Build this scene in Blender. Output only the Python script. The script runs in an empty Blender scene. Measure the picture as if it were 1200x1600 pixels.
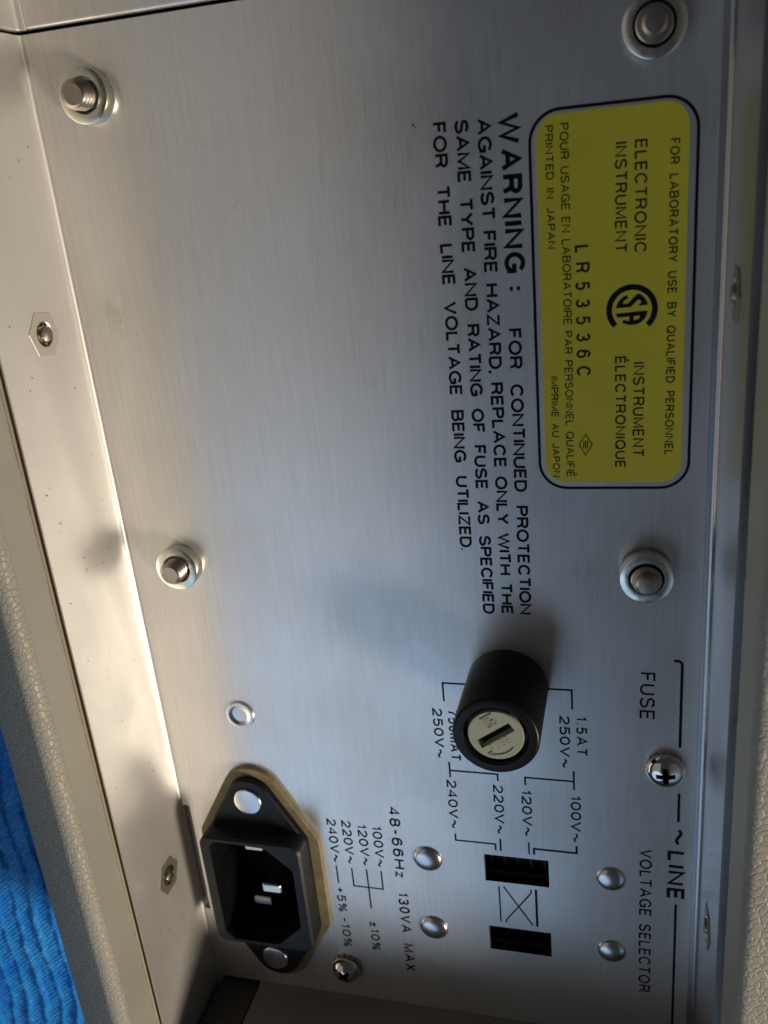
import bpy, bmesh, math, random
from math import sin, cos, pi, radians
from mathutils import Vector, Matrix
random.seed(7)
scene = bpy.context.scene
COL = scene.collection
MM = 0.001
# Instrument frame (millimetres): x = reading direction of the print, y = up on the panel,
# z = out of the rear panel.  The instrument lies on its front, so the rear panel faces up: panel z is world Z.
def W(x, y, z): return Vector((x*MM, y*MM, z*MM))

# ------------------------------------------------------------------ camera
cam_d = bpy.data.cameras.new("camera"); cam = bpy.data.objects.new("camera", cam_d); COL.objects.link(cam)
R0 = (0.0920298, 0.9641683, -0.2488172); R1 = (0.9320283, 0.0045493, 0.3623570); R2 = (0.3505051, -0.2652523, -0.8982135)
r = W(*R0).normalized(); u = -W(*R1).normalized(); b = -W(*R2).normalized()
cam.matrix_world = Matrix(((r.x, u.x, b.x, 0), (r.y, u.y, b.y, 0), (r.z, u.z, b.z, 0.131), (0, 0, 0, 1)))
cam_d.sensor_fit = 'VERTICAL'; cam_d.sensor_height = 36; cam_d.lens = 1389.54/1600*36
cam_d.clip_start = 0.005; cam_d.clip_end = 50
cam_d.dof.use_dof = True; cam_d.dof.focus_distance = 0.150; cam_d.dof.aperture_fstop = 31.26/1.0
scene.camera = cam

# ------------------------------------------------------------------ world, lamps, exposure
wd = bpy.data.worlds.new("World"); scene.world = wd; wd.use_nodes = True
bg = wd.node_tree.nodes['Background']; bg.inputs[0].default_value = (0.70, 0.69, 0.72, 1); bg.inputs[1].default_value = 0.044
def area(name, loc, target, size, power, col, sy=None):
    l = bpy.data.lights.new(name, 'AREA'); l.energy = power; l.color = col
    l.shape = 'RECTANGLE' if sy else 'DISK'; l.size = size
    if sy: l.size_y = sy
    o = bpy.data.objects.new(name, l); COL.objects.link(o); o.location = W(*loc)
    o.rotation_euler = (W(*target) - W(*loc)).to_track_quat('-Z', 'Y').to_euler()
    return o
area("warm_lamp", (379, 472, 305), (70, -60, 10), 0.15, 4.0, (1.0, 0.87, 0.70))
area("blue_window", (800, -500, 800), (110, -70, 0), 0.9, 1.9, (0.47, 0.69, 1.0))
area("added_fill", (150, -1150, 1500), (40, -40, 0), 2.0, 1.7, (1.0, 0.95, 0.86), 1.3)  # unseen soft lamp added so the panel reflects a brighter left side
scene.view_settings.view_transform = 'Standard'; scene.view_settings.look = 'None'
scene.view_settings.exposure = 0; scene.view_settings.gamma = 1

# ------------------------------------------------------------------ materials
def newmat(name, col=(0.5, 0.5, 0.5), rough=0.5, metal=0.0, **kw):
    m = bpy.data.materials.new(name); m.use_nodes = True
    p = m.node_tree.nodes['Principled BSDF']
    p.inputs['Base Color'].default_value = (*col, 1); p.inputs['Roughness'].default_value = rough
    p.inputs['Metallic'].default_value = metal
    for k, v in kw.items(): p.inputs[k.replace('_', ' ')].default_value = v
    return m
def N(m, t, **kw):
    n = m.node_tree.nodes.new(t)
    for k, v in kw.items():
        if hasattr(n, k): setattr(n, k, v)
        else: n.inputs[k].default_value = v
    return n
def L(m, a, b): m.node_tree.links.new(a, b)
def coords(m, scale, rot=(0, 0, 0)):
    tc = N(m, 'ShaderNodeTexCoord'); mp = N(m, 'ShaderNodeMapping')
    mp.inputs['Scale'].default_value = scale; mp.inputs['Rotation'].default_value = rot
    L(m, tc.outputs['Object'], mp.inputs['Vector']); return mp.outputs[0]
def noise(m, vec, scale, detail=3, rough=0.5):
    n = N(m, 'ShaderNodeTexNoise'); n.inputs['Scale'].default_value = scale
    n.inputs['Detail'].default_value = detail; n.inputs['Roughness'].default_value = rough
    L(m, vec, n.inputs['Vector']); return n.outputs['Fac']
def remap(m, v, a, b, c, d):
    n = N(m, 'ShaderNodeMapRange'); n.inputs[1].default_value = a; n.inputs[2].default_value = b
    n.inputs[3].default_value = c; n.inputs[4].default_value = d; L(m, v, n.inputs[0]); return n.outputs[0]
def ramp(m, v, stops):
    n = N(m, 'ShaderNodeValToRGB'); e = n.color_ramp.elements
    e[0].position, e[0].color = stops[0][0], (*stops[0][1], 1); e[1].position, e[1].color = stops[1][0], (*stops[1][1], 1)
    for s in stops[2:]: x = e.new(s[0]); x.color = (*s[1], 1)
    L(m, v, n.inputs[0]); return n.outputs[0]
def bump(m, h, strength, dist, normal=None):
    n = N(m, 'ShaderNodeBump'); n.inputs['Strength'].default_value = strength; n.inputs['Distance'].default_value = dist
    L(m, h, n.inputs['Height'])
    if normal is not None: L(m, normal, n.inputs['Normal'])
    return n.outputs[0]
def pr(m): return m.node_tree.nodes['Principled BSDF']

def brushed(name, col, rough, aniso, contrast=1.0):
    m = newmat(name, col, rough, 1.0)
    p = pr(m)
    fine = noise(m, coords(m, (190, 6500, 6500)), 1.0, 4, 0.7)
    mid = noise(m, coords(m, (60, 1600, 1600)), 1.0, 3)
    cloud = noise(m, coords(m, (1, 1, 1)), 38, 4)
    mx = N(m, 'ShaderNodeMath', operation='ADD'); L(m, fine, mx.inputs[0]); L(m, mid, mx.inputs[1])
    c = ramp(m, remap(m, mx.outputs[0], 0.6, 1.4, 0, 1), [(0, tuple(v*(1-0.07*contrast) for v in col)), (1, tuple(min(1, v*(1+0.07*contrast)) for v in col))])
    L(m, c, p.inputs['Base Color'])
    ra = N(m, 'ShaderNodeMath', operation='ADD')
    tick = noise(m, coords(m, (420, 4200, 4200)), 1.0, 1)
    smear = N(m, 'ShaderNodeMath', operation='ADD')
    L(m, remap(m, cloud, 0.35, 0.68, -0.05, 0.06), smear.inputs[0]); L(m, remap(m, tick, 0.72, 0.80, 0, 0.14*contrast), smear.inputs[1])
    L(m, remap(m, fine, 0.3, 0.7, rough-0.05, rough+0.06), ra.inputs[0]); L(m, smear.outputs[0], ra.inputs[1])
    L(m, ra.outputs[0], p.inputs['Roughness'])
    L(m, bump(m, fine, 0.10, 0.00002), p.inputs['Normal'])
    p.inputs['Anisotropic'].default_value = aniso
    t = N(m, 'ShaderNodeTangent'); t.direction_type = 'UV_MAP'; t.uv_map = 'brush'
    L(m, t.outputs[0], p.inputs['Tangent'])
    return m
M_alu = brushed('brushed_aluminium', (0.78, 0.77, 0.76), 0.34, 0.45, 1.3); pr(M_alu).inputs['Metallic'].default_value = 0.70
M_wall = brushed('rolled_aluminium', (0.82, 0.80, 0.77), 0.46, 0.3, 0.4); pr(M_wall).inputs['Metallic'].default_value = 0.72
M_wall_shade = brushed('shaded_aluminium', (0.50, 0.50, 0.51), 0.36, 0.3, 0.5)  # same sheet as the lower flange; upper flange's shade put into the base colour
M_rivet = newmat('rivet_aluminium', (0.66, 0.66, 0.67), 0.25, 1.0)
L(M_rivet, bump(M_rivet, noise(M_rivet, coords(M_rivet, (1, 1, 1)), 900, 3), 0.15, 0.0001), pr(M_rivet).inputs['Normal'])
def zinc():
    m = newmat('chromated_zinc', (0.7, 0.72, 0.66), 0.24, 1.0)
    v = coords(m, (1, 1, 1)); n = noise(m, v, 260, 3)
    L(m, ramp(m, n, [(0.3, (0.70, 0.74, 0.76)), (0.52, (0.80, 0.82, 0.74)), (0.7, (0.80, 0.77, 0.58))]), pr(m).inputs['Base Color'])
    L(m, remap(m, noise(m, v, 700, 3), 0.3, 0.7, 0.18, 0.34), pr(m).inputs['Roughness'])
    L(m, bump(m, noise(m, v, 1500, 3), 0.2, 0.00004), pr(m).inputs['Normal'])
    return m
M_zinc = zinc()
M_stud = newmat('stud_steel', (0.46, 0.42, 0.37), 0.36, 1.0)
L(M_stud, bump(M_stud, noise(M_stud, coords(M_stud, (1, 1, 1)), 1400, 4), 0.15, 0.00004), pr(M_stud).inputs['Normal'])
M_screw = newmat('screw_nickel', (0.72, 0.70, 0.67), 0.09, 1.0)
L(M_screw, bump(M_screw, noise(M_screw, coords(M_screw, (1, 1, 1)), 500, 3), 0.10, 0.0001), pr(M_screw).inputs['Normal'])
M_brass = newmat('pin_nickel', (0.70, 0.66, 0.56), 0.22, 1.0)
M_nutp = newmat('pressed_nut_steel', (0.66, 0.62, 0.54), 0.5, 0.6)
M_nutd = newmat('dark_nut_steel', (0.30, 0.27, 0.22), 0.5, 0.7)  # darker, browner version of the nut steel
def plastic(name, col, rough, b=0.12, sc=1800):
    m = newmat(name, col, rough)
    if max(col) < .05: pr(m).inputs['Specular IOR Level'].default_value = 0.22
    v = coords(m, (1, 1, 1))
    L(m, bump(m, noise(m, v, sc, 3), b, 0.00004), pr(m).inputs['Normal'])
    L(m, remap(m, noise(m, v, 220, 4), 0.3, 0.7, rough-0.06, rough+0.08), pr(m).inputs['Roughness'])
    return m
M_black = plastic('black_plastic', (0.006, 0.007, 0.009), 0.3)
M_inlet = plastic('inlet_plastic', (0.010, 0.012, 0.016), 0.42)
M_void = newmat('inner_dark', (0.004, 0.004, 0.005), 0.8)
M_switch = plastic('selector_plastic', (0.008, 0.008, 0.010), 0.35)
M_ivory = plastic('ivory_plastic', (0.33, 0.345, 0.265), 0.34, 0.25, 1200)
def gask():
    m = newmat('fibre_gasket', (0.3, 0.24, 0.1), 0.55)
    n = noise(m, coords(m, (1, 1, 1)), 420, 4)
    L(m, ramp(m, n, [(0.3, (0.19, 0.16, 0.085)), (0.7, (0.29, 0.245, 0.13))]), pr(m).inputs['Base Color'])
    L(m, bump(m, noise(m, coords(m, (1, 1, 1)), 1600, 3), 0.3, 0.0001), pr(m).inputs['Normal'])
    return m
M_gasket = gask()
def ink(name, col, wear=0.0):
    m = newmat(name, col, 0.5); pr(m).inputs['Specular IOR Level'].default_value = 0.12
    return m
M_ink = ink('black_ink', (0.010, 0.010, 0.014))
M_inklab = ink('label_ink', (0.030, 0.032, 0.010))
def yell():
    m = newmat('yellow_print', (0.5, 0.46, 0.03), 0.36)
    n = noise(m, coords(m, (1, 1, 1)), 160, 4)
    L(m, ramp(m, n, [(0.3, (0.90, 0.74, 0.05)), (0.7, (0.95, 0.79, 0.06))]), pr(m).inputs['Base Color'])
    L(m, bump(m, noise(m, coords(m, (60, 3000, 3000)), 1, 3), 0.1, 0.00003), pr(m).inputs['Normal'])
    return m
M_yellow = yell()
def vinyl(name, col, bstr, scale=900):
    m = newmat(name, col, 0.46)
    v = coords(m, (1, 1, 1))
    nz = N(m, 'ShaderNodeTexNoise'); nz.inputs['Scale'].default_value = 400; nz.inputs['Detail'].default_value = 2; L(m, v, nz.inputs['Vector'])
    mixv = N(m, 'ShaderNodeMix', data_type='RGBA', blend_type='LINEAR_LIGHT'); mixv.inputs[0].default_value = 0.0004
    L(m, v, mixv.inputs[6]); L(m, nz.outputs['Color'], mixv.inputs[7])
    vo = N(m, 'ShaderNodeTexVoronoi', feature='DISTANCE_TO_EDGE'); vo.inputs['Scale'].default_value = scale
    L(m, mixv.outputs[2], vo.inputs['Vector'])
    h = remap(m, vo.outputs['Distance'], 0.0, 0.12, 0, 1)
    b1 = bump(m, h, bstr, 0.00009)
    b2 = bump(m, noise(m, v, 2200, 3), bstr*0.5, 0.00005, b1)
    L(m, b2, pr(m).inputs['Normal'])
    L(m, ramp(m, noise(m, v, 60, 4), [(0.3, tuple(c*0.94 for c in col)), (0.7, tuple(c*1.05 for c in col))]), pr(m).inputs['Base Color'])
    return m
M_cover = vinyl('grained_cover', (0.37, 0.355, 0.30), 0.8)
M_coverin = vinyl('smooth_cover_paint', (0.36, 0.345, 0.29), 0.10, 900)
M_lining = newmat('cover_cut_edge', (0.42, 0.36, 0.28), 0.8)
M_endwall = plastic('grey_paint', (0.2, 0.19, 0.18), 0.5, 0.2)
M_rubber = plastic('dark_rubber', (0.06, 0.056, 0.05), 0.6, 0.2)
def tarpm():
    m = newmat('blue_tarpaulin', (0.01, 0.16, 0.62), 0.15)
    v = coords(m, (1, 1, 1))
    L(m, ramp(m, noise(m, v, 90, 4), [(0.3, (0.012, 0.26, 0.95)), (0.7, (0.05, 0.42, 1.0))]), pr(m).inputs['Base Color'])
    def wave(rot, sc, dis):
        w = N(m, 'ShaderNodeTexWave', wave_type='BANDS', bands_direction='X'); w.inputs['Scale'].default_value = sc
        w.inputs['Distortion'].default_value = dis; w.inputs['Detail'].default_value = 2; w.inputs['Detail Scale'].default_value = 3
        L(m, coords(m, (1, 1, 1), (0, 0, rot)), w.inputs['Vector']); return w.outputs['Fac']
    b1 = bump(m, wave(radians(-40), 300, 2.6), 0.8, 0.0006)
    b2 = bump(m, noise(m, v, 300, 3), 0.9, 0.0011, b1)
    L(m, b2, pr(m).inputs['Normal'])
    return m
M_tarp = tarpm()

# ------------------------------------------------------------------ mesh helpers
def setmat(o, m): o.data.materials.append(m)
def uvbrush(me, swap=False):
    uv = me.uv_layers.new(name='brush')
    for lp in me.loops:
        c = me.vertices[lp.vertex_index].co
        uv.data[lp.index].uv = ((c.x*10, (c.y+c.z)*10) if not swap else ((c.y+c.z)*10, c.x*10))
def link(name, me, mat, parent=None, loc=(0, 0, 0), rot=(0, 0, 0), label=None):
    o = bpy.data.objects.new(name, me); COL.objects.link(o)
    if mat is not None: me.materials.append(mat)
    if parent: o.parent = parent
    o.location = tuple(c*MM for c in loc); o.rotation_euler = rot
    if label: o['label'] = label
    return o
def raw(name, verts, faces, mat, parent=None, loc=(0, 0, 0), rot=(0, 0, 0), smooth=False, uv=False, label=None, weld=True):
    bm = bmesh.new()
    vs = [bm.verts.new(tuple(c*MM for c in v)) for v in verts]
    for f in faces:
        try: fc = bm.faces.new([vs[i] for i in f]); fc.smooth = smooth
        except ValueError: pass
    if weld: bmesh.ops.recalc_face_normals(bm, faces=bm.faces)
    me = bpy.data.meshes.new(name); bm.to_mesh(me); bm.free()
    if uv: uvbrush(me)
    return link(name, me, mat, parent, loc, rot, label)
def lathe_vf(prof, seg=48, squash=1):
    verts = []; faces = []; rings = []
    for (r, z) in prof:
        if r < 1e-6: rings.append([len(verts)]); verts.append((0, 0, z))
        else:
            rings.append(list(range(len(verts), len(verts)+seg)))
            verts += [(r*cos(2*pi*i/seg), r*sin(2*pi*i/seg), z) for i in range(seg)]
    for a, b in zip(rings, rings[1:]):
        for i in range(seg):
            j = (i+1) % seg
            if len(a) == 1 and len(b) == 1: continue
            if len(a) == 1: faces.append((a[0], b[i], b[j]))
            elif len(b) == 1: faces.append((a[i], a[j], b[0]))
            else: faces.append((a[i], a[j], b[j], b[i]))
    return verts, faces
def lathe(name, prof, mat, parent=None, loc=(0, 0, 0), rot=(0, 0, 0), seg=48, label=None, smooth=True):
    v, f = lathe_vf(prof, seg)
    o = raw(name, v, f, mat, parent, loc, rot, smooth, True, label)
    if smooth:
        o.data.set_sharp_from_angle(angle=radians(35))
    return o
def prism_vf(poly, z0, z1, bev=0.0):
    """closed prism with an optional chamfer on its top edge; poly counter-clockwise"""
    n = len(poly); verts = [(x, y, z0) for x, y in poly]; faces = [tuple(range(n-1, -1, -1))]
    if bev > 0:
        verts += [(x, y, z1-bev) for x, y in poly]
        ins = inset(poly, bev); verts += [(x, y, z1) for x, y in ins]
        lv = 3
    else:
        verts += [(x, y, z1) for x, y in poly]; lv = 2
    for k in range(lv-1):
        for i in range(n):
            j = (i+1) % n; faces.append((k*n+i, k*n+j, (k+1)*n+j, (k+1)*n+i))
    faces.append(tuple(range((lv-1)*n, lv*n)))
    return verts, faces
def inset(poly, d):
    n = len(poly); out = []
    for i in range(n):
        p0 = Vector(poly[i-1]); p1 = Vector(poly[i]); p2 = Vector(poly[(i+1) % n])
        d1 = (p1-p0).normalized(); d2 = (p2-p1).normalized()
        n1 = Vector((-d1.y, d1.x)); n2 = Vector((-d2.y, d2.x)); m = (n1+n2)
        if m.length < 1e-6: out.append(tuple(p1+n1*d)); continue
        m.normalize(); k = d/max(0.3, m.dot(n1)); out.append(tuple(p1+m*k))
    return out
def prism(name, poly, z0, z1, mat, parent=None, loc=(0, 0, 0), rot=(0, 0, 0), bev=0.0, label=None, uv=True, smooth=False):
    v, f = prism_vf(poly, z0, z1, bev)
    o = raw(name, v, f, mat, parent, loc, rot, smooth, uv, label)
    if smooth: o.data.set_sharp_from_angle(angle=radians(30))
    return o
def rect(x0, y0, x1, y1): return [(x0, y0), (x1, y0), (x1, y1), (x0, y1)]
def rrect(x0, y0, x1, y1, r, n=8):
    out = []
    for cx, cy, a in ((x1-r, y0+r, -90), (x1-r, y1-r, 0), (x0+r, y1-r, 90), (x0+r, y0+r, 180)):
        for i in range(n+1):
            t = radians(a+90*i/n); out.append((cx+r*cos(t), cy+r*sin(t)))
    return out
def hull(pts):
    pts = sorted(set(pts))
    def half(p):
        h = []
        for q in p:
            while len(h) > 1 and (h[-1][0]-h[-2][0])*(q[1]-h[-2][1])-(h[-1][1]-h[-2][1])*(q[0]-h[-2][0]) <= 0: h.pop()
            h.append(q)
        return h
    a = half(pts); b = half(pts[::-1]); return a[:-1]+b[:-1]
def circ(cx, cy, r, n=32): return [(cx+r*cos(2*pi*i/n), cy+r*sin(2*pi*i/n)) for i in range(n)]
def cut(o, cutters):
    """subtract closed meshes given as (verts, faces) in o's own frame, leaving plain geometry"""
    tmp = []
    for v, f in cutters:
        c = raw('cutter', v, f, None); c.parent = o.parent; c.location = o.location; c.rotation_euler = o.rotation_euler
        tmp.append(c); md = o.modifiers.new('cut', 'BOOLEAN'); md.operation = 'DIFFERENCE'; md.object = c; md.solver = 'EXACT'
    bpy.context.view_layer.update()
    me = bpy.data.meshes.new_from_object(o.evaluated_get(bpy.context.evaluated_depsgraph_get()))
    o.modifiers.clear(); me.name = o.name; o.data = me
    for c in tmp: bpy.data.objects.remove(c, do_unlink=True)
    return o
def extrude_profile(name, prof, xs, mat, parent, closed=True, smooth=True, jag=None, label=None, ang=25):
    """profile in (y, z) swept along x"""
    verts = []; faces = []; n = len(prof)
    for k, x in enumerate(xs):
        for i, (y, z) in enumerate(prof):
            dy, dz = jag(k, i, x) if jag else (0, 0)
            verts.append((x, y+dy, z+dz))
    for k in range(len(xs)-1):
        for i in range(n if closed else n-1):
            j = (i+1) % n; faces.append((k*n+i, k*n+j, (k+1)*n+j, (k+1)*n+i))
    if closed:
        faces.append(tuple(range(n))); faces.append(tuple(range((len(xs)-1)*n, len(xs)*n)))
    o = raw(name, verts, faces, mat, parent, smooth=smooth, uv=True, label=label)
    if smooth: o.data.set_sharp_from_angle(angle=radians(ang))
    return o

# flat ribbons for print ------------------------------------------------------
def ribbon(pts, w, z, closed=False):
    P = [Vector(p) for p in pts]; q = [P[0]]
    for p in P[1:]:
        if (p-q[-1]).length > 1e-5: q.append(p)
    if closed and (q[0]-q[-1]).length < 1e-5: q.pop()
    P = q; n = len(P); Lp = []; Rp = []
    for i in range(n):
        a = P[i-1] if (i > 0 or closed) else None; c = P[(i+1) % n] if (i < n-1 or closed) else None
        d1 = (P[i]-a).normalized() if a is not None else None; d2 = (c-P[i]).normalized() if c is not None else None
        if d1 is None: d1 = d2
        if d2 is None: d2 = d1
        n1 = Vector((-d1.y, d1.x)); n2 = Vector((-d2.y, d2.x)); m = n1+n2
        if m.length < 1e-4: m = n1.copy()
        m.normalize(); k = (w/2)/max(0.62, m.dot(n1))
        Lp.append(P[i]+m*k); Rp.append(P[i]-m*k)
    v = [(p.x, p.y, z) for p in Lp]+[(p.x, p.y, z) for p in Rp]
    f = [(n+i, n+(i+1) % n, (i+1) % n, i) for i in range(n if closed else n-1)]
    return v, f
def arc(cx, cy, rx, ry, a0, a1, n=8): return [(cx+rx*cos(radians(a0+(a1-a0)*i/n)), cy+ry*sin(radians(a0+(a1-a0)*i/n))) for i in range(n+1)]
ell = arc(.5, .5, .5, .5, 0, 360, 24)[:-1]
GL = {
 'A': (.80, [[(0, 0), (.5, 1), (1, 0)], [(.17, .33), (.83, .33)]]),
 'B': (.70, [[(0, .5), (0, 1), (.58, 1)]+arc(.60, .765, .34, .235, 90, -90)+[(0, .53)], [(0, .53), (0, 0), (.6, 0)]+arc(.62, .265, .38, .265, -90, 90)]),
 'C': (.76, [arc(.53, .5, .53, .5, 38, 322, 22)]),
 'D': (.74, [[(0, 0), (0, 1), (.45, 1)]+arc(.5, .5, .5, .5, 90, -90, 14)+[(0, 0)]]),
 'E': (.62, [[(1, 1), (0, 1), (0, 0), (1, 0)], [(0, .52), (.9, .52)]]),
 'F': (.60, [[(1, 1), (0, 1), (0, 0)], [(0, .5), (.88, .5)]]),
 'G': (.80, [arc(.53, .5, .53, .5, 40, 350, 24), [(.56, .46), (1, .46), (1, 0)]]),
 'H': (.74, [[(0, 0), (0, 1)], [(1, 0), (1, 1)], [(0, .52), (1, .52)]]),
 'I': (.12, [[(.5, 0), (.5, 1)]]),
 'J': (.56, [[(1, 1), (1, .3)]+arc(.5, .28, .5, .28, 0, -180, 10)]),
 'L': (.58, [[(0, 1), (0, 0), (1, 0)]]),
 'M': (.86, [[(0, 0), (0, 1), (.5, .08), (1, 1), (1, 0)]]),
 'N': (.76, [[(0, 0), (0, 1), (1, 0), (1, 1)]]),
 'O': (.84, [('c', ell)]),
 'P': (.68, [[(0, 0), (0, 1), (.6, 1)]+arc(.62, .74, .38, .26, 90, -90, 10)+[(0, .48)]]),
 'Q': (.84, [('c', ell), [(.62, .28), (1, -.04)]]),
 'R': (.72, [[(0, 0), (0, 1), (.6, 1)]+arc(.6, .75, .38, .25, 90, -90, 10)+[(0, .5)], [(.6, .48), (.82, .36), (.96, 0)]]),
 'S': (.70, [arc(.5, .74, .46, .26, 20, 180, 10)+[(.05, .66), (.22, .56), (.5, .51), (.8, .45), (.97, .34)]+arc(.5, .26, .5, .26, 0, -165, 10)]),
 'T': (.70, [[(0, 1), (1, 1)], [(.5, 1), (.5, 0)]]),
 'U': (.72, [[(0, 1), (0, .34)]+arc(.5, .34, .5, .34, 180, 360, 14)+[(1, 1)]]),
 'V': (.74, [[(0, 1), (.5, 0), (1, 1)]]),
 'W': (1.10, [[(0, 1), (.25, 0), (.5, 1), (.75, 0), (1, 1)]]),
 'X': (.74, [[(0, 0), (1, 1)], [(0, 1), (1, 0)]]),
 'Y': (.74, [[(0, 1), (.5, .45), (1, 1)], [(.5, .45), (.5, 0)]]),
 'Z': (.68, [[(0, 1), (1, 1), (0, 0), (1, 0)]]),
 'z': (.48, [[(0, .66), (1, .66), (0, 0), (1, 0)]]),
 '0': (.62, [('c', ell)]),
 '1': (.34, [[(0, .78), (.42, .84), (.8, 1), (.8, 0)]]),
 '2': (.62, [arc(.5, .7, .47, .3, 165, -28, 12)+[(.08, .1), (0, 0), (1, 0)]]),
 '3': (.62, [arc(.48, .75, .44, .25, 160, -80, 10)+[(.36, .53)], [(.36, .53), (.55, .52)]+arc(.5, .27, .5, .27, 78, -162, 12)]),
 '4': (.64, [[(.76, 0), (.76, 1), (0, .28), (1, .28)]]),
 '5': (.62, [[(.92, 1), (.16, 1), (.06, .52)]+arc(.46, .32, .52, .32, 125, -145, 14)]),
 '6': (.62, [('c', arc(.5, .32, .5, .32, 0, 360, 20)[:-1]), [(0, .36), (.04, .62)]+arc(.52, .66, .48, .34, 170, 30, 8)]),
 '7': (.60, [[(0, 1), (1, 1), (.55, .5), (.35, 0)]]),
 '8': (.62, [('c', arc(.5, .76, .44, .24, 0, 360, 18)[:-1]), ('c', arc(.5, .27, .5, .27, 0, 360, 18)[:-1])]),
 ':': (.12, [[(.5, -.02), (.5, .26)], [(.5, .62), (.5, .9)]]),
 '.': (.12, [[(.5, 0), (.5, .12)]]),
 ',': (.16, [[(.6, .1), (.6, 0), (.1, -.2)]]),
 '-': (.42, [[(0, .45), (1, .45)]]),
 '+': (.52, [[(0, .45), (1, .45)], [(.5, .16), (.5, .74)]]),
 '±': (.56, [[(0, .52), (1, .52)], [(.5, .25), (.5, .8)], [(0, .06), (1, .06)]]),
 '%': (.80, [('c', arc(.17, .78, .17, .2, 0, 360, 12)[:-1]), ('c', arc(.83, .2, .17, .2, 0, 360, 12)[:-1]), [(.1, 0), (.9, 1)]]),
 '~': (.72, [[(i/12, .42+.17*sin(2*pi*i/12)) for i in range(13)]]),
}
ZI = 0.035
def text_vf(txt, x0, x1, y, h, st, gap=.22, sp=.42, z=ZI, slant=0.0):
    U = 0; 
    for i, ch in enumerate(txt):
        U += sp if ch == ' ' else GL['E' if ch == 'É' else ch][0]
        if i < len(txt)-1: U += gap
    s = (x1-x0)/U; V = []; F = []; x = x0; k = 0
    for ch in txt:
        if ch == ' ': x += (sp+gap)*s; continue
        w, strokes = GL['E' if ch == 'É' else ch]
        if ch == 'É': strokes = strokes+[[(.35, 1.2), (.7, 1.42)]]
        gw = w*s
        for stx in strokes:
            closed = stx[0] == 'c'; pts = stx[1] if closed else stx
            iw = max(gw-st, 0.01)
            pp = [(x+st/2+px*iw + slant*py*h if gw > st*1.6 else x+gw/2+slant*py*h, y+st/2+py*(h-st)) for px, py in pts]
            v, f = ribbon(pp, st, z+0.0015*(k % 5), closed); k += 1
            o = len(V); V += v; F += [tuple(i+o for i in ff) for ff in f]
        x += gw+gap*s
    return V, F
def lettering(txt, x0, x1, y, h, st, parent, mat=None, label=None, z=ZI, name='lettering', slant=0.0, **kw):
    st *= 1.3; kw['gap'] = kw['gap']*(1.0 if txt[:2] == 'LR' else .62)
    v, f = text_vf(txt, x0, x1, y, h, st, z=z, slant=slant, **kw)
    return raw(name, v, f, mat or M_ink, parent, label=label, weld=False)
def lines(name, polys, w, parent, mat=None, label=None, z=ZI):
    w *= 1.22 if w < .5 else 1
    V = []; F = []
    for k, pl in enumerate(polys):
        closed = pl[0] == 'c'; pts = pl[1] if closed else pl
        v, f = ribbon(pts, w, z+0.0015*k, closed); o = len(V); V += v; F += [tuple(i+o for i in ff) for ff in f]
    return raw(name, V, F, mat or M_ink, parent, label=label, weld=False)

# ------------------------------------------------------------------ the instrument
root = bpy.data.objects.new('electronic_instrument', None); COL.objects.link(root)
root.empty_display_size = 0.02
root['label'] = 'rear of laboratory instrument, brushed aluminium panel with yellow label, in a beige grained cover'
root['category'] = 'instrument'

YB, YT = -87.8, 12.5           # lower and upper flange
XT, XE = -24.9, 161.5          # seam towards the next sheet, end wall
ZF = 21.0
# rear panel with its real openings
panel = prism('rear_panel', rect(XT+.25, YB+1.3, XE-.1, YT-1.5), -1.2, 0, M_alu, root)
def boxvf(x0, y0, x1, y1, z0, z1): return prism_vf(rect(x0, y0, x1, y1), z0, z1)
cut(panel, [boxvf(119.75, -25.85, 126.0, -13.9, -3, 1), boxvf(137.1, -25.75, 143.0, -13.9, -3, 1),
            boxvf(118.0, -79.7, 143.1, -61.9, -3, 1), boxvf(115.4, YB+.5, 142.4, YB+1.9, -3, 1)])
for l in list(panel.data.uv_layers): panel.data.uv_layers.remove(l)
uvbrush(panel.data)
# black box added behind the gaps; its colour stands for their shade
ch = raw('gap_shade_box', *prism_vf(rect(-110, -93, 200, 18), -22, -6), M_void, root)

def xs_range(a, b, s):
    n = max(2, int((b-a)/s)); return [a+(b-a)*i/n for i in range(n+1)]
def nutbore(x, z, y):
    v, f = prism_vf(circ(0, 0, 2.02, 32), -3, 3)
    return [(x+a, y+c, z+b_) for a, b_, c in v], f
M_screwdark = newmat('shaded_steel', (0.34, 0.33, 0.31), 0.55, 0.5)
# lower flange: small inside bend then upright sheet
def lowprof():
    p = [(YB+1.32, 0.0), (YB+1.0, 0.0)]+[(YB+.9-.9*sin(radians(t)), .9-.9*cos(radians(t))) for t in (0, 22, 45, 68, 90)]
    return p+[(YB-.1, ZF), (YB-.4, ZF), (YB-1.25, ZF-2), (YB-1.2, -1.2), (YB+1.32, -1.2)]
lf = extrude_profile('lower_flange', lowprof(), [XT+.25, 115.0, 143.0, 190.0], M_wall, root, ang=50)
cut(lf, [boxvf(115.4, YB+.5, 142.4, YB+2.6, -3, .5)]+[nutbore(17.9, 9.75, YB), nutbore(125.3, 9.0, YB)])
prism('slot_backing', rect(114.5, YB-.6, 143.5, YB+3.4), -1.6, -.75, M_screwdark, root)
for l in list(lf.data.uv_layers): lf.data.uv_layers.remove(l)
uvbrush(lf.data)
def upprof():
    p = [(YT-1.52, 0.0), (YT-1.4, -.06), (YT-1.2, -.03), (YT-.9, 0)]+[(YT-.7+.7*sin(radians(t)), .7-.7*cos(radians(t))) for t in (0, 22, 45, 68, 86)]
    p += [(YT+.72, ZF), (YT+1.8, ZF), (YT+1.2, -1.2), (YT-1.52, -1.2)]
    return p[::-1]
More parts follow.
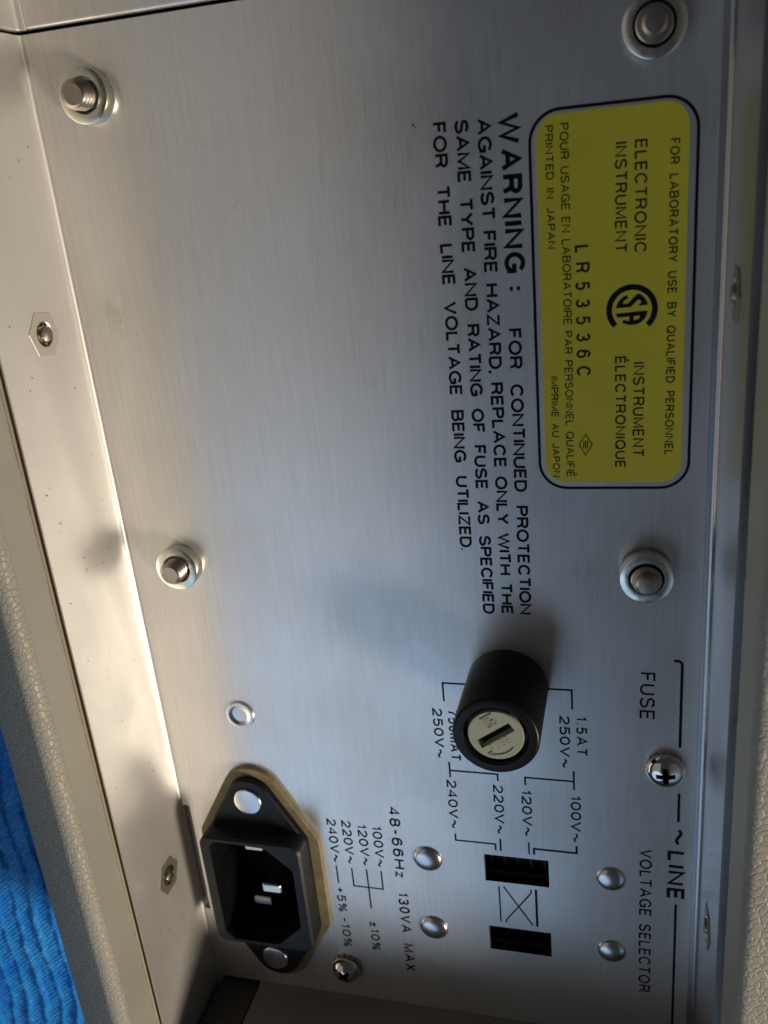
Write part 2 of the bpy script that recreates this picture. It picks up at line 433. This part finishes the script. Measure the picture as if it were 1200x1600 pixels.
uf = extrude_profile('upper_flange', upprof(), [-60.0, 60.0, XE], M_wall_shade, root, ang=50)
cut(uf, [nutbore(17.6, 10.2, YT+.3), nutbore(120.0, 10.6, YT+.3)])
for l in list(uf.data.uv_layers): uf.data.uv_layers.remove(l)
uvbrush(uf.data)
# neighbouring sheet beyond the upper seam
rp = rect(-95, YB+1.3, XT-.35, YT-1.5)
nb = prism('adjoining_panel', rp, -1.2, 0.05, M_alu, root, bev=0.0)
bv = nb.modifiers.new('b', 'BEVEL'); bv.width = 0.0005; bv.segments = 4; bv.limit_method = 'ANGLE'
af = extrude_profile('adjoining_flange', lowprof(), [-95.0, XT-.35], M_wall, root, ang=50)
bv = af.modifiers.new('b', 'BEVEL'); bv.width = 0.0003; bv.segments = 3; bv.limit_method = 'ANGLE'; bv.angle_limit = radians(60)

# end wall with its notch and the dark block behind it
def endprof():
    return None
wallp = [(XE+1.4, 0.0), (XE+1.4, 0.0)]
ev = []; ef = []
prof = [(XE+.02, 0.0), (XE+.12, .35), (XE+.4, .7), (XE+.55, 1.2), (XE+.6, ZF), (XE+1.9, ZF), (XE+1.9, -1.2), (XE+.02, -1.2)]
for y in (-77.3, YT-.2):
    ev += [(x, y, z) for x, z in prof]
n = len(prof)
ef = [(i, (i+1) % n, n+(i+1) % n, n+i) for i in range(n)]+[tuple(range(n)), tuple(range(n, 2*n))]
o = raw('end_wall', ev, ef, M_endwall, root, smooth=True); o.data.set_sharp_from_angle(angle=radians(40))
blk = prism('corner_block', rrect(XE+1.6, YB+.6, XE+14, -77.9, .8, 4), -1.0, 15.0, M_rubber, root, bev=.5, label='dark corner block beside the mains socket')

# outer cover ----------------------------------------------------------------
def arcp(cy, cz, r, a0, a1, n=7): return [(cy+r*cos(radians(a0+(a1-a0)*i/n)), cz+r*sin(radians(a0+(a1-a0)*i/n))) for i in range(n+1)]
rj = random.Random(3)
XC = xs_range(-100, 192, .45); JG = []; s = 0
for k in range(len(XC)):
    s = s*.72+rj.uniform(-.075, .075); JG.append(s)
def jl(k, i, x): return (0, JG[k]) if i == 1 else ((0, JG[k]*.6) if i == 0 else (0, 0))
# the inner strip (smooth paint) and the grained skin are two parts
strip_l = [(-90.2, 21.4), (-88.75, 21.75), (-88.35, 28.7), (-90.2, 28.7)]
extrude_profile('cover_inner_strip', strip_l, XC, M_coverin, root, jag=jl)
skin_l = [(-90.3, 28.75)]+[(-88.34, 28.75)]+arcp(-90.4, 28.8, 2.06, 0, 114, 14)+arcp(-100.5, 25.2, 1.3, 114, 180, 6)+[(-101.8, -22.8), (-97.2, -22.8), (-92.2, 27)]
extrude_profile('cover_skin', skin_l, [-100, 192], M_cover, root, label='lower edge of the beige grained cover')
raw('cover_lining', *prism_vf(rect(-100, -92.0, 192, -89.1), 8, 21.15), M_lining, root)
strip_r = [(16.6, 23.1), (14.05, 23.2), (15.0, 28.3), (17.0, 28.3)]
extrude_profile('cover_inner_strip', strip_r[::-1], XC, M_coverin, root, jag=lambda k, i, x: (0, JG[-k]) if i == 2 else (0, 0))
skin_r = [(17.2, 28.2), (15.0, 28.35)]+arcp(16.7, 28.5, 1.7, 180, 90, 10)+arcp(30.5, 29.2, 1.0, 90, 0, 5)+[(31.5, -22.8), (28, -22.8), (28, 28.2)]
extrude_profile('cover_skin', skin_r, [-100, 192], M_cover, root, label='upper edge of the beige grained cover')

# cover across the near end, standing on the end wall
er = [(162.4, 21.2), (162.4, 24.6)]+[(165.2-2.8*cos(radians(t)), 24.8+2.8*sin(radians(t))) for t in (0, 15, 30, 45, 60, 75, 90)]+[(182, 27.6), (183, 26.8), (183, -22.8), (180, -22.8), (180, 21.2)]
ev = [(x, y, z) for y in (-90.0, 17.0) for x, z in er]; n = len(er)
o = raw('cover_skin', ev, [(i, (i+1) % n, n+(i+1) % n, n+i) for i in range(n)]+[tuple(range(n)), tuple(range(n, 2*n))], M_cover, root, smooth=True, label='end edge of the beige grained cover')
o.data.set_sharp_from_angle(angle=radians(30))
# ------------------------------------------------------------------ fasteners
def thread_vf(r, dr, z0, z1, pitch, tip=0.35, seg=40):
    zs = []; z = z0
    while z < z1-tip-1e-6: zs.append(z); z += pitch/8
    zs.append(z1-tip)
    verts = []; faces = []
    for z in zs:
        for i in range(seg):
            ph = (z/pitch-i/seg) % 1.0; t = abs(ph*2-1)
            rr = r-dr*(1-min(1, max(0, (t-.12)/.76)))
            verts.append((rr*cos(2*pi*i/seg), rr*sin(2*pi*i/seg), z))
    for rr, z in ((r-dr*.9, z1-tip*.4), (r-dr*1.5, z1)):
        verts += [(rr*cos(2*pi*i/seg), rr*sin(2*pi*i/seg), z) for i in range(seg)]
    nr = len(zs)+2
    for k in range(nr-1):
        for i in range(seg):
            j = (i+1) % seg; faces.append((k*seg+i, k*seg+j, (k+1)*seg+j, (k+1)*seg+i))
    verts.append((0, 0, z1-.04)); c = len(verts)-1
    for i in range(seg): faces.append(((nr-1)*seg+i, (nr-1)*seg+(i+1) % seg, c))
    return verts, faces
def spacer_profile(ro, ri, h, z0=0):
    return [(ri, z0+.02), (ri, z0+h-.12), (ri+.12, z0+h), (ro-.14, z0+h), (ro-.04, z0+h-.06), (ro, z0+h-.2), (ro, z0+.15), (ro-.1, z0), (ri, z0+.02)]
def threaded_standoff(x, y, h, top, label):
    e = lathe('standoff', spacer_profile(3.95, 2.5, h), M_zinc, root, (x, y, 0), label=label)
    v, f = thread_vf(2.12, .42, -.6, top, .82)
    s = raw('threaded_stud', v, f, M_stud, e, smooth=True); s.data.set_sharp_from_angle(angle=radians(18))
    return e
threaded_standoff(-15.35, -77.7, 2.4, 5.1, 'zinc standoff with threaded stud by the upper seam')
threaded_standoff(61.3, -77.2, 2.4, 4.9, 'zinc standoff with threaded stud near the lower flange')
def collar_standoff(x, y, h, label):
    e = lathe('standoff', spacer_profile(3.95, 2.62, h-.9, .9), M_zinc, root, (x, y, 0), label=label)
    lathe('base_collar', [(0, .0), (3.3, .0), (3.3, .92), (2.62, .92)], M_void, e)
    lathe('stud_collar', [(0, 0), (2.3, 0), (2.3, h+.25), (2.1, h+.45), (1.55, h+.5)], M_stud, e)
    lathe('stud_tip', [(1.55, h+.4), (1.55, h+1.9), (1.2, h+2.3), (.4, h+2.38), (0, h+2.38)], M_stud, e)
    return e
collar_standoff(60.7, 2.65, 3.4, 'grey standoff between yellow label and fuse bracket line')
collar_standoff(-14.6, 2.8, 2.6, 'grey standoff at the corner above the yellow label')

def dome(name, x, y, r, h, mat, label=None, z0=0.0, parent=None, dimple=0):
    pr_ = []
    for i in range(11):
        t = radians(90-90*i/10); pr_.append((r*cos(t) if i else 0, z0+h*sin(t)))
    pr_ = [(0, z0+h)]+[(r*cos(radians(90-9*i)), z0+h*sin(radians(90-9*i))) for i in range(1, 11)]+[(r, z0)]
    pr_[-2] = (r, z0+.12)
    return lathe(name, pr_, mat, parent or root, (x, y, 0), label=label)
for x, y, r, lb in ((122.3, -36.8, 2.85, 'domed rivet above the 48-66Hz print'), (139.4, -36.8, 2.85, 'domed rivet beside the 130VA MAX print'),
                    (122.3, -2.8, 2.6, 'domed rivet left of VOLTAGE SELECTOR print'), (139.5, -2.7, 2.6, 'domed rivet nearest the panel corner')):
    dome('rivet', x, y, r, 1.0, M_rivet, lb)
lathe('rivet', [(0, .18), (1.3, .2), (1.75, .26), (2.0, .42), (2.35, .5), (2.75, .42), (2.9, .1), (2.9, 0)], M_rivet, root, (92.5, -70.9, 0), label='flush dimpled rivet beside the mains socket')

M_recess = newmat('recess_shade', (0.03, 0.028, 0.025), 0.55, 0.5)  # shade inside the screw cross, painted as a darker colour
def cross_cutter(z0, z1, a=1.75, w=.42, rot=0.0):
    pts = [(w, -a), (w*.95, -w*1.35), (w*1.35, -w*.95), (a, -w), (a, w), (w*1.35, w*.95), (w*.95, w*1.35), (w, a), (-w, a), (-w*.95, w*1.35), (-w*1.35, w*.95), (-a, w), (-a, -w), (-w*1.35, -w*.95), (-w*.95, -w*1.35), (-w, -a)]
    c, s_ = cos(rot), sin(rot); pts = [(x*c-y*s_, x*s_+y*c) for x, y in pts]
    v, f = prism_vf(pts, z0, z1); n = len(pts)
    v = [(x*.35, y*.35, z) if i < n else (x, y, z) for i, (x, y, z) in enumerate(v)]
    return v, f
def pan_screw(x, y, r, h, rot, label, washer):
    w = lathe('pan_head_screw', [(0, h)]+[(r*(.98*sin(radians(t))), .9+(h-.9)*cos(radians(t))) for t in (12, 24, 36, 48, 60, 70, 80)]+[(r, 1.0), (r, .75), (r*.9, .6), (1.6, .6), (0, .6)], M_screw, root, (x, y, 0), label=label, seg=56)
    cut(w, [cross_cutter(h-1.9, h+.6, r*.62, r*.17, rot)])
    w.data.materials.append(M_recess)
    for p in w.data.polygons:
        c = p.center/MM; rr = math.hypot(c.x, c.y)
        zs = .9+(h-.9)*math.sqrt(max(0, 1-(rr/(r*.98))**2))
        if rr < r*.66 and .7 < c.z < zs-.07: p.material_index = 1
    w.data.set_sharp_from_angle(angle=radians(40))
    # toothed lock washer
    n = 16; pts = []
    for i in range(n*2):
        rr = washer if i % 2 else washer-.5
        pts.append((rr*cos(pi*i/n), rr*sin(pi*i/n)))
    prism('lock_washer', pts, .05, .58, M_stud, w)
    return w
pan_screw(97.2, 6.15, 3.2, 2.7, radians(5), 'cross-head screw on the LINE bracket', 3.2)
pan_screw(153.3, -56.4, 3.0, 2.9, radians(40), 'bright cross-head screw beside the mains socket', 3.35)

# pressed hexagonal nuts in the two flanges (axis along y)
def press_nut(x, z, y, side, rot, label, mat=None):
    hexa = [(3.85*cos(rot+i*pi/3), 3.85*sin(rot+i*pi/3)) for i in range(6)]
    e = prism('press_nut', hexa, -.4, .06, mat or M_nutp, root, (x, y, z), (-pi/2 if side > 0 else pi/2, 0, 0), bev=.05, label=label)
    cut(e, [prism_vf(circ(0, 0, 1.95, 32), -2, 1)])
    v, f = thread_vf(1.93, .0, -2.4, -2.3, .5)
    lathe('nut_thread', [(2.0, .09), (1.82, .02), (1.75, -.3), (1.92, -.5), (1.72, -.75), (1.92, -1.0), (1.72, -1.25), (1.9, -1.5), (1.7, -1.8)], M_screw, e)
    lathe('nut_bottom', [(0, .62), (.9, .6), (1.15, .45), (1.2, .2), (1.2, -2.2)], M_stud, e)
    return e
press_nut(17.9, 9.75, YB-.03, 1, radians(22), 'pressed hexagonal nut in the lower flange, nearer the seam')
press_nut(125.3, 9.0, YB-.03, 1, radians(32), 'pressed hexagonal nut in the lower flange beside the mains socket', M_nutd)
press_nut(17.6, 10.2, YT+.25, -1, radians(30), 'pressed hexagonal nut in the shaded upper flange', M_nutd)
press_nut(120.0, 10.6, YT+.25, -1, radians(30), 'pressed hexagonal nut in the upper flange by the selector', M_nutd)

# ------------------------------------------------------------------ fuse holder
fh = lathe('fuse_holder', [(0, 0), (6.9, 0), (6.9, 14.55), (6.72, 14.85), (6.4, 15.0), (5.35, 15.0), (5.15, 14.75), (5.05, 14.2), (4.95, 13.0), (0, 13.0)], M_black, root, (82.75, -19.85, 0), seg=96, label='black cylindrical fuse holder')
cap = lathe('fuse_cap', [(0, 12.6), (4.45, 12.6), (4.45, 14.55), (4.3, 14.72), (0, 14.72)], M_ivory, fh, seg=72, label='ivory slotted cap reading FUSE')
ang = math.atan2(-5.0, 3.5)          # slot direction on the panel
c_, s_ = cos(ang), sin(ang)
def cr(px, py): return (px*c_-py*s_+.05, px*s_+py*c_-.1)
sl = [cr(-3.25, -.82), cr(3.2, -.82), cr(3.2, .82), cr(-3.25, .82)]
cut(cap, [prism_vf(sl, 12.9, 15.5)]); cap.data.set_sharp_from_angle(angle=radians(35))
def xf(vf, fn): return [(*fn(v[0], v[1]), v[2]) for v in vf[0]], vf[1]
# raised word and marks on the cap
v, f = text_vf('FUSE', 0, 3.7, 0, 1.35, .19, z=0)
def raised(name, vf, h, mat, parent, fn, z):
    me_v = [(*fn(a, b_), z) for a, b_, _ in vf[0]]; me_t = [(*fn(a, b_), z+h) for a, b_, _ in vf[0]]
    n = len(me_v); F = [tuple(i+n for i in ff) for ff in vf[1]]
    for ff in vf[1]:
        for i in range(len(ff)):
            a, b_ = ff[i], ff[(i+1) % len(ff)]; F.append((a, b_, b_+n, a+n))
    return raw(name, me_v+me_t, F, mat, parent)
def fn_word(a, b_): return cr(1.65-a+.1, 2.35-b_)     # reads from the other side of the slot
raised('raised_word', (v, f), .07, M_ivory, cap, lambda a, b_: cr(2.0-a, 2.3-b_), 14.70)
mk = []
def addrib(pts, closed=False):
    vv, ff = ribbon(pts, .2, 0, closed); o = sum(len(q[0]) for q in mk); mk.append((vv, [tuple(i+o for i in g) for g in ff]))
addrib([(-.75, -.75), (.75, -.75), (.75, .75), (-.75, .75)], True)
addrib([(.4, .45), (-.4, .45), (-.4, .1), (.1, .1), (.1, -.55)]); addrib([(.4, .45), (.4, -.55)]); addrib([(-.15, -.15), (-.15, -.55)])
raised('raised_mark', ([p for q in mk for p in q[0]], [g for q in mk for g in q[1]]), .17, M_ivory, cap, lambda a, b_: cr(-.95+a*1.3, -2.55+b_*1.25), 14.70)
mk = []
addrib([(3.5*cos(radians(t)), 3.5*sin(radians(t))) for t in range(40, 120, 8)])
addrib([(2.1, 3.0), (2.75, 2.25), (2.1, 2.1)])
raised('raised_arrow', ([p for q in mk for p in q[0]], [g for q in mk for g in q[1]]), .17, M_ivory, cap, lambda a, b_: cr(a, b_), 14.70)
cut_n = None

# ------------------------------------------------------------------ mains inlet
inl = bpy.data.objects.new('mains_inlet', None); COL.objects.link(inl); inl.parent = root
inl.location = (130.7*MM, -70.95*MM, 0); inl.empty_display_size = .01
inl['label'] = 'black three-pin mains socket on an olive gasket plate'
def octo(hx, hy, c, n=4):
    return rrect(-hx, -hy, hx, hy, c, n)
gp = hull([tuple(p) for p in circ(-20.3, 0, 6.2, 40)+circ(20.3, 0, 6.2, 40)+rrect(-13.0, -12.7, 13.0, 12.7, 3.2, 5)])
gk = prism('gasket_plate', gp, 0.02, 1.05, M_gasket, inl, bev=.12)
fp = hull([tuple(p) for p in circ(-20.1, 0, 4.7, 40)+circ(20.1, 0, 4.7, 40)+rrect(-13.2, -10.6, 13.2, 10.6, 2.6, 5)])
fl = prism('flange_plate', fp, 1.05, 2.5, M_inlet, inl, bev=.3)
op = [(-12.1, 3.4), (-7.3, 8.7), (6.9, 8.5), (12.2, 3.1), (12.2, -6.6), (10.4, -8.4), (-11.2, -8.4), (-12.5, -7.2)]
opc = op[::-1]
sh = prism('shroud', octo(13.45, 10.65, 2.4, 5), 2.4, 6.2, M_inlet, inl, bev=.45)
cav = prism_vf([(x, y) for x, y in opc], -3, 9)
cut(sh, [cav])
cut(fl, [prism_vf(opc, -3, 9)]); cut(gk, [prism_vf(opc, -3, 9)])
sh.data.set_sharp_from_angle(angle=radians(30))
# cavity walls and floor
cv = []; cf = []; n = len(opc)
for z in (6.0, -11): cv += [(x, y, z) for x, y in inset(opc, .03)]
cf = [(i, (i+1) % n, n+(i+1) % n, n+i) for i in range(n)]+[tuple(range(n, 2*n))]
M_cav = plastic('cavity_plastic', (0.005, 0.005, 0.006), 0.45)
raw('cavity', cv, cf, M_cav, inl)
def pin(px, py, top, label=None):
    v, f = prism_vf(rrect(-1.0, -2.0, 1.0, 2.0, .35, 3), -11, top, .22)
    return raw('pin', v, f, M_brass, inl, (px, py, 0), label=label)
pin(-7.0, -1.9, .6); pin(7.0, -1.9, .6); pin(0, 2.35, 4.0, 'longer centre earth pin')
for px in (-20.0, 20.1):
    lathe('flange_rivet', [(0, 3.0), (2.2, 3.02), (2.7, 2.94), (2.85, 2.75), (2.85, 2.45)], M_rivet, inl, (px, -.25, 0), rot=(0, radians(0), 0))

# ------------------------------------------------------------------ voltage selector behind its windows
vs = prism('voltage_selector', rect(116, -29.5, 146.5, -10.5), -9, -3.4, M_switch, root, label='black voltage selector seen through two windows')
for x0, x1 in ((119.0, 126.6), (136.4, 143.8)):
    for k in range(5):
        yy = -25.2+k*2.5
        prism('selector_rib', rect(x0+.4, yy, x1-.4, yy+.5), -3.4, -2.7, M_switch, vs)
    prism('selector_ledge', rect(x1-1.9, -26.5, x1-.2, -13.2), -3.4, -1.5, M_switch, vs, bev=.2)

# ------------------------------------------------------------------ yellow label
lab = prism('yellow_label', rrect(-5.85, -12.3, 46.1, 7.4, 3.0, 8), 0.004, 0.03, M_yellow, root, uv=True, label='yellow rounded label with black border and certification mark')
bb = lines('label_border', [('c', rrect(-6.38, -13.15, 47.0, 8.48, 4.1, 10))], .34, lab)
LT = [("FOR LABORATORY USE BY QUALIFIED PERSONNEL", -1.31, 41.9, 5.02, 1.22, .15, .22, .62), ("ELECTRONIC", -1.6, 12.8, .56, 1.62, .19, .22, .4), ("INSTRUMENT", -1.5, 12.65, -2.0, 1.60, .19, .22, .4),
      ("LR53536C", 11.24, 29.7, -7.4, 2.0, .25, .6, .4), ("POUR USAGE EN LABORATOIRE PAR PERSONNEL QUALIFIÉ", -4.6, 45.2, -9.14, 1.18, .13, .2, .42),
      ("PRINTED IN JAPAN", -4.5, 11.45, -11.1, 1.08, .13, .22, .55), ("IMPRIME AU JAPON", 29.6, 45.2, -11.2, 1.08, .13, .2, .5),
      ("INSTRUMENT", 27.95, 42.1, .5, 1.62, .19, .22, .4), ("ÉLECTRONIQUE", 27.0, 43.8, -2.0, 1.52, .19, .22, .4)]
for t, x0, x1, y, h, st, gp_, sp_ in LT:
    lettering(t, x0, x1, y, h, st, lab, M_inklab, 'print reading '+t, z=.05, gap=gp_, sp=sp_)
# round certification mark: open ring with two interlocked letters
cx, cy = 20.45, .30
lines('ring_mark', [[(cx+3.1*cos(radians(t)), cy+3.1*sin(radians(t))) for t in range(44, 317, 6)]], .78, lab, z=.05)
def em(ix, iy): return (cx+(iy-590)/124, cy+(ix-630)/124)
def fillp(name, polys, z=.055):
    V = []; F = []
    for p in polys:
        o = len(V); V += [(*em(*q), z) for q in p]; F.append(tuple(range(o, o+len(p))))
    return raw(name, V, F, M_ink, lab)
S_p = [(550, 338), (565, 395), (500, 430), (475, 485), (560, 485), (700, 340), (735, 325), (790, 345), (850, 410), (885, 470), (893, 522), (755, 530), (745, 510), (790, 478), (770, 440), (735, 425), (605, 548), (360, 555), (385, 480), (430, 410), (490, 360)]
A_p = [(360, 648), (890, 620), (893, 650), (860, 740), (800, 805), (720, 845), (620, 858), (530, 840), (465, 808), (490, 765), (585, 785), (590, 705), (388, 718)]
A_h = [(665, 705), (760, 700), (765, 725), (740, 755), (665, 780)]
fillp('letter_mark', [S_p]); a_ = fillp('letter_mark', [A_p])
V = [(*em(*q), .062) for q in A_h]; raw('letter_counter', V, [tuple(range(len(V)))], M_yellow, a_)
lines('diamond_mark', [('c', [(40.05, -7.2), (38.5, -6.25), (40.15, -5.3), (41.75, -6.3)])]+[[(39.5, -6.25+d), (40.7, -6.3+d)] for d in (-.27, 0, .27)], .13, lab, M_inklab, z=.05)

# ------------------------------------------------------------------ print on the panel
PT = [("WARNING", -6.6, 14.4, -17.25, 2.95, .49, .21, .4), (":", 16.3, 16.85, -16.9, 2.2, .46, .2, .4), ("FOR CONTINUED PROTECTION", 22.27, 69.1, -17.2, 1.98, .30, .11, .75),
      ("AGAINST FIRE HAZARD, REPLACE ONLY WITH THE", -6.25, 69.15, -20.2, 1.95, .30, .11, .42), ("SAME TYPE AND RATING OF FUSE AS SPECIFIED", -6.4, 69.2, -23.27, 1.95, .30, .11, .62),
      ("FOR THE LINE VOLTAGE BEING UTILIZED.", -6.4, 57.7, -26.41, 1.96, .30, .11, .75),
      ("FUSE", 78.9, 87.87, 1.9, 2.42, .27, .28, .4), ("~", 109.7, 113.3, 7.5, 2.6, .42, .2, .4), ("LINE", 114.6, 125.4, 6.85, 3.05, .46, .3, .4), ("VOLTAGE SELECTOR", 114.85, 148.7, 2.15, 2.15, .25, .26, .45),
      ("1.5AT", 88.2, 96.1, -8.5, 1.85, .24, .34, .4), ("250V~", 88.2, 98.9, -11.3, 1.8, .24, .2, .4), ("250V~", 88.3, 98.9, -33.45, 1.8, .24, .2, .4), ("750MAT", 88.4, 99.2, -30.7, 1.85, .24, .26, .4),
      ("100V~", 104.6, 114.9, -9.7, 1.85, .24, .2, .4), ("120V~", 104.3, 114.6, -18.35, 1.85, .24, .2, .4), ("220V~", 103.75, 114.7, -23.4, 1.85, .24, .2, .4), ("240V~", 103.5, 114.5, -31.9, 1.85, .24, .2, .4),
      ("48-66Hz", 110.8, 127.8, -43.65, 2.15, .29, .34, .4), ("130VA MAX", 131.6, 152.0, -43.6, 2.15, .29, .34, .7),
      ("100V~", 115.8, 125.8, -47.35, 1.95, .25, .2, .4), ("120V~", 115.75, 125.8, -50.35, 1.95, .25, .2, .4), ("220V~", 115.2, 125.8, -53.5, 1.95, .25, .2, .4), ("240V~", 115.1, 125.8, -56.5, 1.95, .25, .2, .4),
      ("+5%", 132.1, 138.4, -56.5, 1.9, .24, .3, .4), ("-10%", 139.95, 147.7, -56.45, 1.9, .24, .3, .4), ("±10%", 140.0, 147.6, -50.3, 1.9, .24, .3, .4)]
for t, x0, x1, y, h, st, gp_, sp_ in PT:
    lettering(t, x0, x1, y, h, st, panel, M_ink, 'print reading '+t, gap=gp_, sp=sp_)
lines('bracket_line', [[(83.05, -13.5), (83.05, -9.07), (86.8, -9.07)]], .26, panel)
lines('bracket_line', [[(83.05, -26.4), (83.05, -31.15), (86.75, -31.15)]], .26, panel)
lines('bracket_line', [[(99.4, -9.03), (103.4, -9.03)], [(103.2, -17.55), (101.6, -17.55), (101.6, -9.03)]], .26, panel)
lines('bracket_line', [[(99.6, -31.1), (102.9, -31.1)], [(101.4, -31.1), (101.4, -22.42), (102.85, -22.42)]], .26, panel)
lines('bracket_line', [[(115.65, -31.0), (117.15, -31.0), (117.15, -23.55), (118.55, -23.55)]], .26, panel)
lines('bracket_line', [[(115.8, -22.6), (118.6, -22.6)]], .3, panel)
lines('bracket_line', [[(115.95, -17.38), (118.6, -17.38)]], .24, panel)
lines('bracket_line', [[(115.7, -8.8), (117.3, -8.8), (117.3, -16.48), (118.6, -16.48)]], .32, panel)
lines('cross_mark', [[(127.0, -23.35), (135.7, -23.35)], [(127.0, -22.5), (135.7, -17.25)], [(127.0, -17.35), (127.9, -17.35), (135.1, -22.27), (135.8, -22.27)]], .22, panel)
lines('cross_mark', [[(126.9, -16.43), (135.9, -16.43)]], .36, panel)
lines('tolerance_line', [[(126.6, -55.75), (131.0, -55.75)]], .24, panel)
lines('tolerance_line', [[(126.8, -52.55), (131.25, -52.55), (131.25, -46.5), (126.75, -46.5)], [(126.7, -49.48), (136.6, -49.48)]], .24, panel)
lines('fuse_bracket', [[(76.5, 7.1), (76.5, 7.7)]+[(77.2-.7*cos(radians(t)), 7.7+.7*sin(radians(t))) for t in (20, 45, 70, 90)]+[(92.95, 8.4)]], .38, panel)
lines('line_rule', [[(102.3, 8.5), (108.2, 8.5)]], .36, panel)
lines('line_rule', [[(126.55, 8.48), (161.0, 8.45)]], .36, panel)
# tiny scuffs and specks
def specks(name, plane, n, box, parent, label=None):
    V = []; F = []; rr = random.Random(11)
    for k in range(n):
        a = rr.uniform(box[0], box[1]); b2 = rr.uniform(box[2], box[3]); s0 = rr.uniform(.06, .2); m = rr.randint(5, 7)
        o = len(V); th = rr.uniform(0, pi)
        for i in range(m):
            t = 2*pi*i/m; q = s0*rr.uniform(.5, 1.2); da = q*cos(t)*1.6*cos(th)-q*sin(t)*.6*sin(th); db = q*cos(t)*1.6*sin(th)+q*sin(t)*.6*cos(th)
            V.append((a+da, b2+db, .03) if plane == 'z' else (a+da, YB+.015, b2+db))
        F.append(tuple(range(o, o+m)))
    o = raw(name, V, F, M_dirt, parent, weld=False, label=label); o['kind'] = 'stuff'; return o
M_dirt = newmat('dust_brown', (0.10, 0.08, 0.05), 0.7)
specks('dust_specks', 'y', 46, (-20, 150, 3, 20), lf)
raw('scuff', [(-6.4, -29.3, .03), (-5.9, -28.5, .03), (-6.3, -28.9, .03), (-6.6, -28.8, .03)], [(0, 1, 2, 3)], M_dirt, panel)

# hairline scratches in the brushed face
M_scr = newmat('bare_scratch', (0.85, 0.85, 0.84), 0.3, 1.0)
rs = random.Random(21); sc = []
for k in range(26):
    a, b2 = rs.uniform(-20, 150), rs.uniform(-82, -28); th = rs.gauss(0, .25) if rs.random() < .75 else rs.uniform(-1.2, 1.2); ln = rs.uniform(1.2, 7)
    sc.append([(a, b2), (a+ln*.5*cos(th), b2+ln*.5*sin(th)+rs.uniform(-.1, .1)), (a+ln*cos(th), b2+ln*sin(th))])
sc = [q for q in sc if not (q[0][0] > 98 and q[0][1] < -50)]
o = lines('hairline_scratch', sc, .035, panel, M_scr, z=.012); o['kind'] = 'stuff'
# ------------------------------------------------------------------ blue tarpaulin under the instrument
def tarp():
    ZG = -24; xs = []; ys = []
    x = -900
    while x < 1000: xs.append(x); x += 1.0 if 60 < x < 230 else (6 if -60 < x < 330 else 40)
    y = -1000
    while y < 800: ys.append(y); y += .4 if -205 < y < -125 else (8 if -260 < y < 60 else 40)
    rt = random.Random(5); ph = [rt.uniform(0, 6) for _ in range(12)]
    V = []; F = []
    for x in xs:
        for y in ys:
            g = y+.05*(x-110)
            wob = .9*sin(x*.05+ph[0]+y*.02)+.4*sin(x*.15+ph[1])+.15*sin(x*.5+ph[2])
            t = ((g+wob*1.6)/5.6) % 1.0
            rid = 1.7*math.exp(-((t-.5)/.075)**2)+.12*math.exp(-((t-.5)/.22)**2)
            amp = .5+.5*sin(x*.11+int((g+wob*1.6)/5.6)*2.1)
            z = ZG-1.2+rid*(.5+.5*amp)+.35*sin(y*.11+ph[3]+.02*x)+.25*sin(x*.05+ph[4]+y*.02)+.12*sin(x*1.1+y*.9+ph[5])+.10*sin(x*1.7-y*1.3)+.06*sin(x*3.1+y*2.3)
            V.append((x, y, z))
    n = len(ys)
    for i in range(len(xs)-1):
        for j in range(n-1): F.append((i*n+j, (i+1)*n+j, (i+1)*n+j+1, i*n+j+1))
    o = raw('tarpaulin', V, F, M_tarp, None, smooth=True, weld=False)
    o['label'] = 'shiny blue woven tarpaulin spread under the instrument'; o['category'] = 'tarpaulin'
tarp()
def ground():
    m = newmat('worn_floor', (0.26, 0.235, 0.21), 0.6)
    v = coords(m, (1, 1, 1))
    L(m, ramp(m, noise(m, v, 9, 5), [(0.3, (0.24, 0.22, 0.20)), (0.7, (0.30, 0.27, 0.25))]), pr(m).inputs['Base Color'])
    L(m, bump(m, noise(m, v, 200, 4), 0.3, 0.0006), pr(m).inputs['Normal'])
    v, f = prism_vf(rect(-6000, -6000, 6000, 6000), -20, 0)
    o = raw('ground', v, f, m, None, (0, 0, -28)); o['kind'] = 'structure'
ground()
